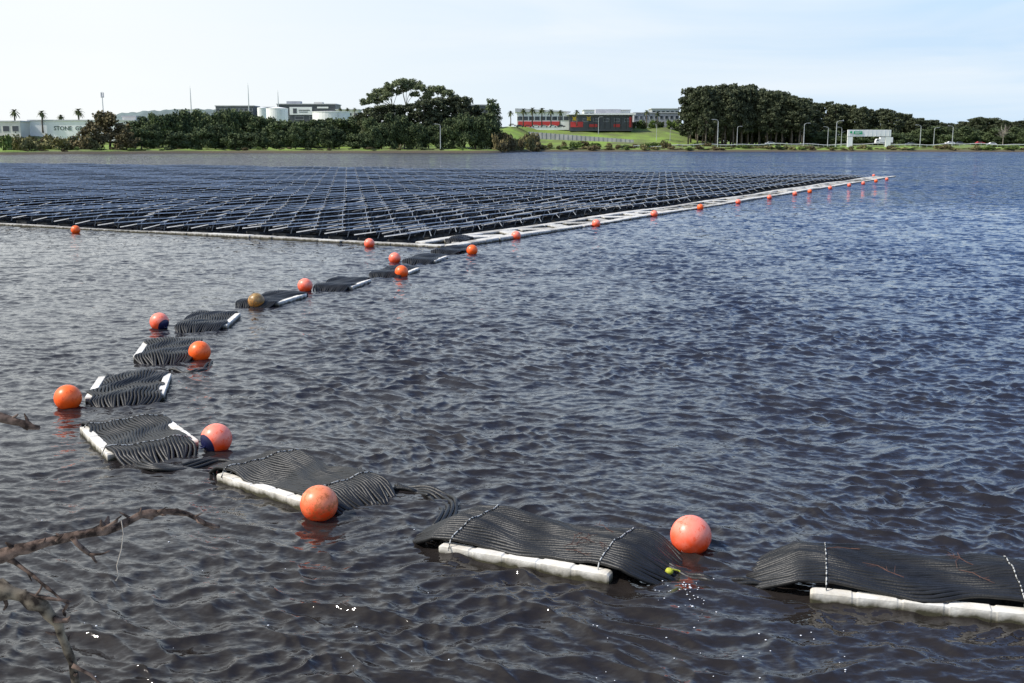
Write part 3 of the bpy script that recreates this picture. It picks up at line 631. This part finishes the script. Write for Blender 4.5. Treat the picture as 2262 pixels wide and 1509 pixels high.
for px,pr,lb,dz in ((2098,CW,'white car on the highway near the right bank lamps',30),(2118,CD,'dark car following the white car on the highway',31),(2165,CR,'red car on the highway near the right edge',29),(2190,CW,'white car on the highway beside the leafless tree',33),(1700,CB,'silver car on the highway below the pine stand',30),(2010,CD,'dark car just right of the gantry',30)):
    y=shore(px)+dz; pr.put(((px-1131)/2464*y,y,Hs(px,24)+.55),0 if px%2 else PI,None,lb,'car')
px=1952; y=shore(px)+27; root=empty('box_truck',((px-1131)/2464*y,y,Hs(px,24)+.55),0,'white box truck passing under the highway gantry','truck')
mb=MB(); mb.box((1,0,2.2),(6,2.3,2.5)); mb.build('cargo_box',M['white'],root); mb=MB(); mb.prismy([(-4.2,.6),(-2.1,.6),(-2.1,2.7),(-3.6,2.7),(-4.2,1.6)],-1.1,1.1); mb.build('cab',M['white'],root)
mb=MB(); mb.prismy([(-4.1,1.65),(-2.8,1.65),(-2.8,2.4),(-3.65,2.4)],-1.12,1.12); mb.build('window',M['glass'],root)
for x in (-3.2,2.6):
    for yy in (-1,1): mb=MB(); mb.tube([(x,yy-.15,.48),(x,yy+.15,.48)],.48,14); mb.build('wheel',M['tyre'],root)
# ------------------------------------------------------------------ floating solar array
PL,PW,TL=1.94,1.05,math.radians(10); PITCH_U,PITCH_V=2.04,1.5
zc=.31; ct,st=math.cos(TL),math.sin(TL)
root=empty('solar_panel',(0,0,0))
mb=MB(); mb.box((0,0,zc),(PL-.08,PW-.08,.02),0,-TL); mb.build('glass',M['panel'],root)
mb=MB()
for sgn in (-1,1):
    mb.box((0,sgn*PW/2*ct,zc-sgn*PW/2*st),(PL,.045,.045),0,-TL)
    mb.box((sgn*(PL/2-.025),0,zc),(.04,PW-.06,.04),0,-TL)
mb.build('frame',M['alu'],root)
for x in (-.6,.6):
    mb=MB(); mb.tube([(x,-.49,zc+.08),(x,-.38,.1)],.022,5); mb.build('strut',M['arm'],root)
mb=MB(); mb.tube([(.85,-.52,zc+.07),(.2,-1.0,zc-.08)],.016,5); mb.build('link_arm',M['arm'],root)
mb=MB(); mb.pontoon((0,.1,.02),1.6,.8,.18,2); mb.build('float',M['darkfloat'],root)
PP=Proto(root)
def wavez(s,t): return .06*math.sin(s*.35+t*.22)+.05*math.sin(s*.12-t*.5+1)
cells=[]
for i in range(int((UL-2.5)/PITCH_U)):
    for j in range(110):
        s=1.9+i*PITCH_U; t=3.3+j*PITCH_V; p=A(s,t)
        px=1131+p.x/p.y*2464
        if px<-160: continue
        cells.append((p.length/(1 if px>-40 else .5),s,t))
cells.sort()
near=cells[:300]; rest=cells[300:]
for _,s,t in near:
    p=A(s,t,wavez(s,t)+R_(-.018,.018)); o=PP.put(p,ANG+R_(-.03,.03),None,'dark framed solar panel on its float in the nearest rows of the array','solar panel','solar panels in the nearest rows')
    o.rotation_euler=(R_(-.045,.045),R_(-.02,.02),o.rotation_euler[2])
vs=MB(); mats=[]
def addm(m_i,fn):
    n0=len(vs.f); fn(); mats.extend([m_i]*(len(vs.f)-n0))
for _,s,t in rest:
    c=A(s,t,wavez(s,t)+R_(-.022,.022)); tl=-TL+R_(-.05,.05); rz=ANG+R_(-.025,.025)
    hi=c-V*(PW/2*ct)+Vector((0,0,zc+PW/2*st)); lo=c+V*(PW/2*ct)+Vector((0,0,zc-PW/2*st))
    addm(0,lambda: vs.box((c.x,c.y,c.z+zc),(PL-.08,PW-.05,.03),rz,tl))
    addm(1,lambda: vs.box(hi,(PL,.05,.06),rz,tl)); addm(1,lambda: vs.box(lo,(PL,.05,.05),rz,tl))
    e=c+U*(PL/2-.02); addm(1,lambda: vs.box((e.x,e.y,e.z+zc),(.05,PW-.06,.05),rz,tl))
    addm(2,lambda: vs.box((c.x,c.y,c.z+.03),(1.6,.8,.16),rz))
    q0=hi+U*.85; q1=hi+U*.2-V*.5-Vector((0,0,.15)); addm(3,lambda: vs.tube([q0,q1],.018,4,False))
o=vs.build('solar_panel_rows',M['panel'])
for k in ('alu','darkfloat','arm'): o.data.materials.append(M[k])
o.data.polygons.foreach_set('material_index',mats)
tag(o,'thousands of distant solar panels filling the back of the floating array','solar panels',kind='stuff')
def mkwf(m):
    mb=MB(); mb.pontoon((0,0,.03),1.18,.46,.18,1,dip=.88,ch=.07); r_=empty('walkway_float',(0,0,0)); mb.build('shell',m,r_,False)
    mb=MB(); mb.box((.585,0,.05),(.05,.16,.06)); mb.build('coupling',M['black'],r_); return Proto(r_)
WF=mkwf(M['pontoon_walk']); WO=mkwf(M['pontoon_old'])
def wf(s,t,rz,lab,grp,sc=(1,1,1),pr=None):
    (pr or WF).put(A(s,t+R_(-.04,.04),wavez(s,t)*.4),rz+R_(-.05,.05),sc,lab,'float',grp)
k=0
while k*1.2<UL: wf(.6+k*1.2,.1,ANG,'pale float in the outer line of the right walkway','outer floats of the right walkway',(1,1.05,1),WO if random.random()<.2 else WF); k+=1
k=0
while 1.2+k*1.2<UL: wf(1.2+k*1.2,1.9,ANG,'pale float in the inner line of the right walkway','inner floats of the right walkway',(1,1.05,.95),WO if random.random()<.5 else WF); k+=1
k=0
while 2+k*2.4<UL: wf(2+k*2.4,1.0,ANG+PI/2+(.8 if k%2 else -.8),'pale float laid crosswise between the two lines of the right walkway','cross floats of the right walkway',(1.5,1.9,.8),WO if random.random()<.5 else WF); k+=1
for k in range(27): wf(.05,1.0+k*1.2,ANG+PI/2,'weathered float in the line along the near edge of the array','floats along the near edge',(1,.85,.8),WO if random.random()<.6 else WF)
# ------------------------------------------------------------------ hose rafts
def hose_raft(px0,py0,px1,py1,label,seed,nh=22,floats=(1,1),L_=2.2,wdt=1.0,wig=1.0,tails=.12,zoff=0.0,rope=True,fl=None,lift=.85):
    rnd=random.Random(seed); a=P(px0,py0,.08);b_=P(px1,py1,.08)
    if fl:
        a=P(fl[0],fl[1],.1); b_=P(fl[2],fl[3],.1); d=(b_-a).normalized(); c=a+d*L_*.35+Vector((-d.y,d.x,0))*(wdt/2+.03)
    else: c=(a+b_)/2; d=(b_-a).normalized()
    ang=math.atan2(d.y,d.x)
    root=empty('hose_raft',(c.x,c.y,zoff),ang,label,'raft')
    p1,p2,p3=rnd.uniform(0,6),rnd.uniform(0,6),rnd.uniform(0,6)
    def path(k,s):
        u=k/(nh-1)-.5; y0=u*wdt; e=abs(s-.5)*2
        pinch=1-.4*max(0,(e-.84)/.16)**1.3; env=max(0,1-e**4)
        y=y0*pinch+wig*env*(.03*math.sin(7*s+p1+k*.10)+.022*math.sin(16*s+p2+k*.22)+.012*math.sin(29*s+p3+k*.15))
        hump=.035*lift*(math.exp(-((s-.2)/.12)**2)+math.exp(-((s-.8)/.12)**2))
        z=.10*lift+hump+wig*env*(.010*math.sin(9*s+p3+k*.35)+.009*math.sin(19*s+k*.8+p1))
        z+=.025*lift*(1-4*u*u)+.01*math.sin(6*u+p2)-.025*math.exp(-((s-.5)/.15)**2)
        z-=(.15+.06*lift)*max(0,(e-.78)/.22)**1.5
        x=(s-.5)*L_*(1+tails*(max(0,(e-.85)/.15)))
        y+=max(0,(e-.85)/.15)*.06*math.sin(k*1.3+p2)
        return Vector((x,y,z))
    hr=wdt/(nh-1)*.5
    for k in range(nh):
        mb=MB(); n_=36; mb.tube([path(k,i/n_)+Vector((0,rnd.uniform(-.003,.003),rnd.uniform(-.003,.003))) for i in range(n_+1)],hr,8); mb.build('hose',M['hose'],root,True)
    mb=MB(); mb.box((0,0,-.05),(L_*.66,wdt*.94,.12)); mb.box((-L_*.3,0,.02),(.16,wdt*.9,.09)); mb.box((L_*.3,0,.02),(.16,wdt*.9,.09)); mb.build('support_deck',M['black'],root)
    for sgn,on in zip((-1,1),floats):
        if on: mb=MB(); mb.pontoon((0,sgn*(wdt/2+.035),.018),L_*.7,.12,.16,4,dip=.88,ch=.05); mb.build('side_float',M['pontoon'],root)
    if rope:
        for s in (.2,.8):
            pts=[path(k,s)+Vector((0,0,hr+.004)) for k in range(nh)]; pts=[pts[0]+Vector((0,-.09,-.12))]+[pts[0]+Vector((0,-.04,-.02))]+pts+[pts[-1]+Vector((0,.04,-.02)),pts[-1]+Vector((0,.09,-.12))]
            mb=MB(); mb.tube(pts,.0065,6); mb.build('rope',M['rope'],root,True)
    return root,path
RA=[(0,0,0,0,'nearest hose raft, cut off by the right edge at the bottom',dict(wig=1.2,nh=24,L_=2.7,fl=(1790,1300,2262,1347),lift=1.3,tails=.15,floats=(1,0))),
(0,0,0,0,'hose raft between the two big buoys with a clean white side float facing the viewer',dict(wig=1.0,nh=24,L_=2.55,fl=(975,1198,1358,1264),lift=1.2,floats=(1,0))),
(0,0,0,0,'hose raft behind the grimy big buoy, its grimy side float facing the viewer',dict(wig=1.1,nh=24,L_=2.4,fl=(487,1043,745,1124),lift=1.05,floats=(1,0))),
(262,924,352,1000,'hose raft left of the buoy with the navy lower left patch, hoses trailing loose',dict(wig=1.3,floats=(1,1),L_=2.3)),
(305,818,268,890,'square hose raft right of the bright orange buoy at the far left',dict(wig=1.9,L_=2.3)),
(390,746,362,795,'hose raft behind the orange buoy on the bend of the chain',dict(wig=1.4,floats=(1,0))),
(484,686,430,728,'hose raft just right of the buoy with the navy right patch',dict(wig=1.4,floats=(0,1),L_=2.4)),
(640,646,560,670,'low hose raft behind the brown stained buoy',dict(wig=1.2,floats=(0,1),L_=2.4)),
(785,614,725,636,'hose raft right of the small red orange buoy, midway up the chain',dict(wig=1.0,floats=(0,1),L_=2.4)),
(894,589,848,607,'hose raft behind the pair of stacked looking buoys',dict(wig=1.0,floats=(0,1),L_=2.4)),
(960,563,918,578,'hose raft second from the array corner',dict(wig=1.0,nh=16,floats=(0,1),L_=2.4)),
(1022,546,978,557,'hose raft moored right at the near corner of the array',dict(wig=1.4,nh=16,floats=(0,0))),
(1028,528,1000,538,'heap of black hoses lying on the corner walkway of the array',dict(wig=2.0,nh=12,floats=(0,0),wdt=.8,L_=1.8,zoff=.1))]
rafts=[]
for i,(x0,y0,x1,y1,lb,kw) in enumerate(RA): rafts.append(hose_raft(x0,y0,x1,y1,lb,i*7+3,rope=i<4,**kw))
def hose_link(pxs_,label,n_=4,zb=.0):
    pts=[P(x,y,-.02) for x,y in pxs_]; root=empty('hose_link',pts[0],0,label,'hoses')
    for k in range(n_):
        mb=MB(); q=[]; m_=len(pts)-1
        for i in range(25):
            t=i/24*m_; a=min(int(t),m_-1); f_=t-a
            q0=pts[max(a-1,0)];q1=pts[a];q2=pts[a+1];q3=pts[min(a+2,m_)]
            p=.5*((2*q1)+(q2-q0)*f_+(2*q0-5*q1+4*q2-q3)*f_*f_+(3*q1-q0-3*q2+q3)*f_**3)
            tt=(q2-q1); nrm=Vector((-tt.y,tt.x,0)).normalized()
            q.append(p-pts[0]+nrm*((k-n_/2)*.065+.03*math.sin(i*.4+k))+Vector((0,0,zb+.02+.02*math.sin(i*.7+k*1.1))))
        mb.tube(q,.024,7); mb.build('hose',M['hose'],root,True)
hose_link([(1470,1255),(1540,1275),(1610,1288),(1710,1296)],'slack hoses joining the two nearest rafts at the water surface',2)
hose_link([(875,1078),(935,1084),(978,1100),(998,1130),(985,1165)],'curved slack hoses between the second and third nearest rafts',4)
hose_link([(335,985),(310,1015),(335,1036),(400,1036),(480,1022),(540,1025)],'loop of slack hoses below the raft beside the navy patched buoy',3,.01)
hose_link([(380,818),(420,824),(455,814),(462,800)],'slack hose loop below the orange buoy on the bend',2)
# ------------------------------------------------------------------ buoys
RB=.205
def buoy(px,py,label,m='buoy',cap=None,group=None,parts=True,r=RB):
    c=P(px,py,.68*r); root=empty('mooring_buoy',c,0,label,'buoy',group)
    mb=MB(); mb.sphere((0,0,0),r,32 if parts else 16,20 if parts else 10,.99); mb.build('float_ball',M[m],root,True)
    d=Vector(cap).normalized() if cap else Vector((.2,.5,-.9)).normalized()
    q=d.to_track_quat('Z','Y'); mb=MB(); v=[];n_=24
    rings=[(44,1.012),(34,1.014),(24,1.016),(14,1.02),(6,1.05)] if cap else [(25,1.006),(17,1.012),(7,1.04)]
    for deg,rr_ in rings:
        th_=math.radians(deg)
        for j in range(n_): p=2*PI*j/n_; v.append(q@Vector((math.sin(th_)*math.cos(p),math.sin(th_)*math.sin(p),math.cos(th_)))*r*rr_)
    K=len(rings); mb.add(v,[(i*n_+j,i*n_+(j+1)%n_,(i+1)*n_+(j+1)%n_,(i+1)*n_+j) for i in range(K-1) for j in range(n_)]+[tuple((K-1)*n_+j for j in range(n_))])
    mb.build('end_cap',M['navy'],root,True)
    if parts:
        mb=MB(); pts=[q@(Vector((math.cos(t)*.03,0,math.sin(t)*.045))+Vector((0,0,r*1.06))) for t in np.linspace(-.4,PI+.4,10)]; mb.tube(pts,.012,6); mb.build('eye',M['navy'],root,True)
    return root
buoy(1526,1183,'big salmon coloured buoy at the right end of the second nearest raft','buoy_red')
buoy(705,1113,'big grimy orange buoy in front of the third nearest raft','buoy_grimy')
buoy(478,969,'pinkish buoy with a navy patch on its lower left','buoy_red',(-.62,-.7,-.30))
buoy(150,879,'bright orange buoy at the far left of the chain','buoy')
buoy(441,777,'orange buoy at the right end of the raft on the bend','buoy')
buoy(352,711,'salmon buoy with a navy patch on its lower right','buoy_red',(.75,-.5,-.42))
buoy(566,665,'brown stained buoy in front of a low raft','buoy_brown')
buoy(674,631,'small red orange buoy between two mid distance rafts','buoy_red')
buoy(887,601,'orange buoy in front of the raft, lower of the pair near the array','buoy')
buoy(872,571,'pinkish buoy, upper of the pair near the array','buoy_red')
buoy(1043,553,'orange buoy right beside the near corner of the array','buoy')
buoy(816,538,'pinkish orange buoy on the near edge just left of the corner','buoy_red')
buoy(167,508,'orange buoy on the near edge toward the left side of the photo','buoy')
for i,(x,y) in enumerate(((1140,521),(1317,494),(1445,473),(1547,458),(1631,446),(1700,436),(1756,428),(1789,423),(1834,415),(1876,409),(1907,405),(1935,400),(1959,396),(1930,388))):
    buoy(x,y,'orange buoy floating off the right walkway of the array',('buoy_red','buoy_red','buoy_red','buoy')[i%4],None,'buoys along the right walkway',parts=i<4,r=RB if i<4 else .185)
c=P(1478,1262,.02); mb=MB(); mb.sphere((0,0,0),.04,16,10,.85); r_=empty('yellow_float',c,0,'small fuzzy yellow float beside the salmon buoy','float'); mb.build('ball',M['ytennis'],r_,True); mb=MB(); mb.tube([(.03,0,.02),(.09,.02,.0),(.14,.0,-.03)],.008,5); mb.build('cord',M['ytennis'],r_)
for ri,n_ in ((0,5),(1,7)):
    root,path=rafts[ri]; bpy.context.view_layer.update()
    for k in range(n_):
        s=R_(.62,.9) if ri else R_(.2,.7); kx=R_(1,21); p=path(kx,s)+Vector((0,0,.035)); p=root.matrix_world@p
        mb=MB(); a=R_(0,6.28); Lt=R_(.08,.22); d=Vector((math.cos(a),math.sin(a),0)); e=Vector((-d.y,d.x,0))
        mb.tube([-d*Lt,-d*Lt*.3+e*.02+Vector((0,0,.012)),d*Lt*.3-e*.015+Vector((0,0,.015)),d*Lt],[.003,.0032,.003,.0015],5)
        for m_ in range(4):
            q=d*Lt*R_(-.6,.7)+Vector((0,0,.01)); mb.tube([q,q+(e*R_(-1,1)+d*.6)*R_(.04,.1)+Vector((0,0,R_(0,.03)))],[.0022,.0012],4)
        o=mb.build('dry_twig',M['twig'],None,loc=p); tag(o,'thin reddish brown dry twig caught on the %s raft'%('hoses of the nearest' if ri==0 else 'right end of the second nearest'),'twig','dry twigs on the %s raft'%('nearest' if ri==0 else 'second nearest'))
mb=MB()
for k in range(90):
    if k<45: px,py=random.gauss(1515,28),random.gauss(1325,26)
    elif k<70: px,py=R_(1300,1900),R_(1380,1500)
    else: px,py=R_(80,1000),R_(1150,1500)
    p=P(px,py,0); z=wz(p.x,p.y); r=R_(.003,.009)*(1.5 if random.random()<.12 else 1); mb.sphere((p.x,p.y,z+.003),r,8,6,.4)
tag(mb.build('foam_bubbles',M['foam'],None,True),'scattered white foam bubbles on the dark foreground water','foam',kind='stuff')
# ------------------------------------------------------------------ foreground branches
def branch(label,main,rad,twigs,D,m,seed,spurs=26):
    rnd=random.Random(seed); pts=[W(x,y,D+dd) for x,y,dd in main]; o0=pts[1].copy(); ppm=F_PX/D
    root=empty('dead_branch',o0,0,label,'branch'); 
    def dense(pts,rad,amp_):
        P_=[];R__=[]
        for i in range(len(pts)-1):
            seg=max(2,int((pts[i+1]-pts[i]).length/.02))
            for k in range(seg):
                t=k/seg; p=pts[i].lerp(pts[i+1],t)+Vector((rnd.uniform(-1,1),rnd.uniform(-1,1),rnd.uniform(-1,1)))*amp_
                P_.append(p-o0); R__.append((rad[i]*(1-t)+rad[i+1]*t)*rnd.uniform(.85,1.15)*(1.4 if rnd.random()<.14 else 1))
        P_.append(pts[-1]-o0); R__.append(rad[-1]); return P_,R__
    mb=MB(); p_,r_=dense(pts,[r/ppm*1.1 for r in rad],.0022); mb.tube(p_,r_,10)
    mb.build('limb',m,root,True)
    for tw,r0 in twigs:
        tp=[W(x,y,D+dd) for x,y,dd in tw]; rr_=[(r0*(1.15-.7*i/(len(tp)-1)))/ppm for i in range(len(tp))]
        mb=MB(); a,b_=dense(tp,rr_,.0014); mb.tube(a,b_,6); mb.build('twig',M['bark'],root,True)
    mb=MB()
    for k in range(spurs):
        i=rnd.randrange(len(p_)//8,len(p_)-1); d=Vector((rnd.uniform(-1,1),rnd.uniform(-1,1),rnd.uniform(-.6,1))).normalized(); l_=rnd.uniform(.012,.034)
        mb.tube([p_[i],p_[i]+d*l_*.6,p_[i]+d*l_+Vector((rnd.uniform(-.005,.005),0,.004))],[r_[i]*.5,r_[i]*.42,r_[i]*.15],5)
    mb.build('spur',M['bark'],root,True); return root
branch('long dead branch reaching in from the left at mid height with a curved tip',
 [(-700,1420,-.2),(0,1228,0),(60,1210,.0),(130,1193,.02),(205,1176,.03),(258,1163,.05),(310,1138,.08),(370,1128,.1),(415,1135,.12),(455,1156,.13),(485,1164,.14)],[16,13,12,11,10,9,8,7,6,5,3.5],
 [([(160,1188,0),(182,1212,0),(205,1228,.02),(214,1243,.02)],6),([(200,1225,0),(222,1224,0),(242,1217,0)],3),([(20,1234,0),(60,1262,-.02),(105,1298,-.04),(150,1335,-.05)],5),([(225,1170,0),(255,1152,0),(268,1140,0)],4),([(308,1138,0),(312,1122,0)],3),([(430,1140,.1),(446,1134,.1)],2.5),([(125,1195,0),(140,1180,0)],3),([(80,1205,0),(96,1196,0),(100,1188,0)],3),([(350,1130,.08),(368,1120,.08)],2.5),([(60,1262,-.02),(70,1284,-.02)],2.5)],2.6,M['bark'],1,46)
branch('thick dead branch bending downward in the lower left corner',
 [(-600,1200,-.1),(0,1303,0),(50,1316,0),(95,1342,0),(128,1378,.02),(145,1420,.03),(158,1465,.03),(170,1512,.03),(190,1640,.05)],[20,17,15,13,11,9.5,9,9,8],
 [([(40,1312,0),(100,1322,0),(158,1328,0)],6),([(118,1368,0),(150,1372,0),(155,1362,0)],5),([(160,1470,0),(200,1490,0),(260,1545,0)],4.5),([(5,1305,0),(15,1335,0),(8,1348,0)],5),([(150,1335,0),(140,1350,.02),(145,1362,.02)],4),([(70,1325,0),(90,1304,0),(92,1292,0)],4)],2.3,M['lichen'],2,spurs=50)
branch('short broken branch end poking in at the left edge above the others',
 [(-600,800,-.1),(0,921,0),(30,930,0),(60,941,0),(87,945,0)],[14,11,9,7,4.5],[([(25,928,0),(40,915,0)],4),([(50,940,0),(62,950,0)],4)],2.6,M['bark'],3,spurs=16)
pts=[W(x,y,2.62) for x,y in ((268,1150),(273,1180),(268,1215),(258,1250),(262,1272),(256,1283))]; mb=MB(); mb.tube([p-pts[0] for p in pts],[.0014]*6,4)
tag(mb.build('hanging_strand',M['paletrunk'],None,True,loc=pts[0]),'thin pale strand hanging from the long dead branch','strand')
sc=bpy.context.scene; sc.view_settings.view_transform='Standard'; sc.view_settings.look='None'; sc.view_settings.exposure=0
print('cells',len(cells))
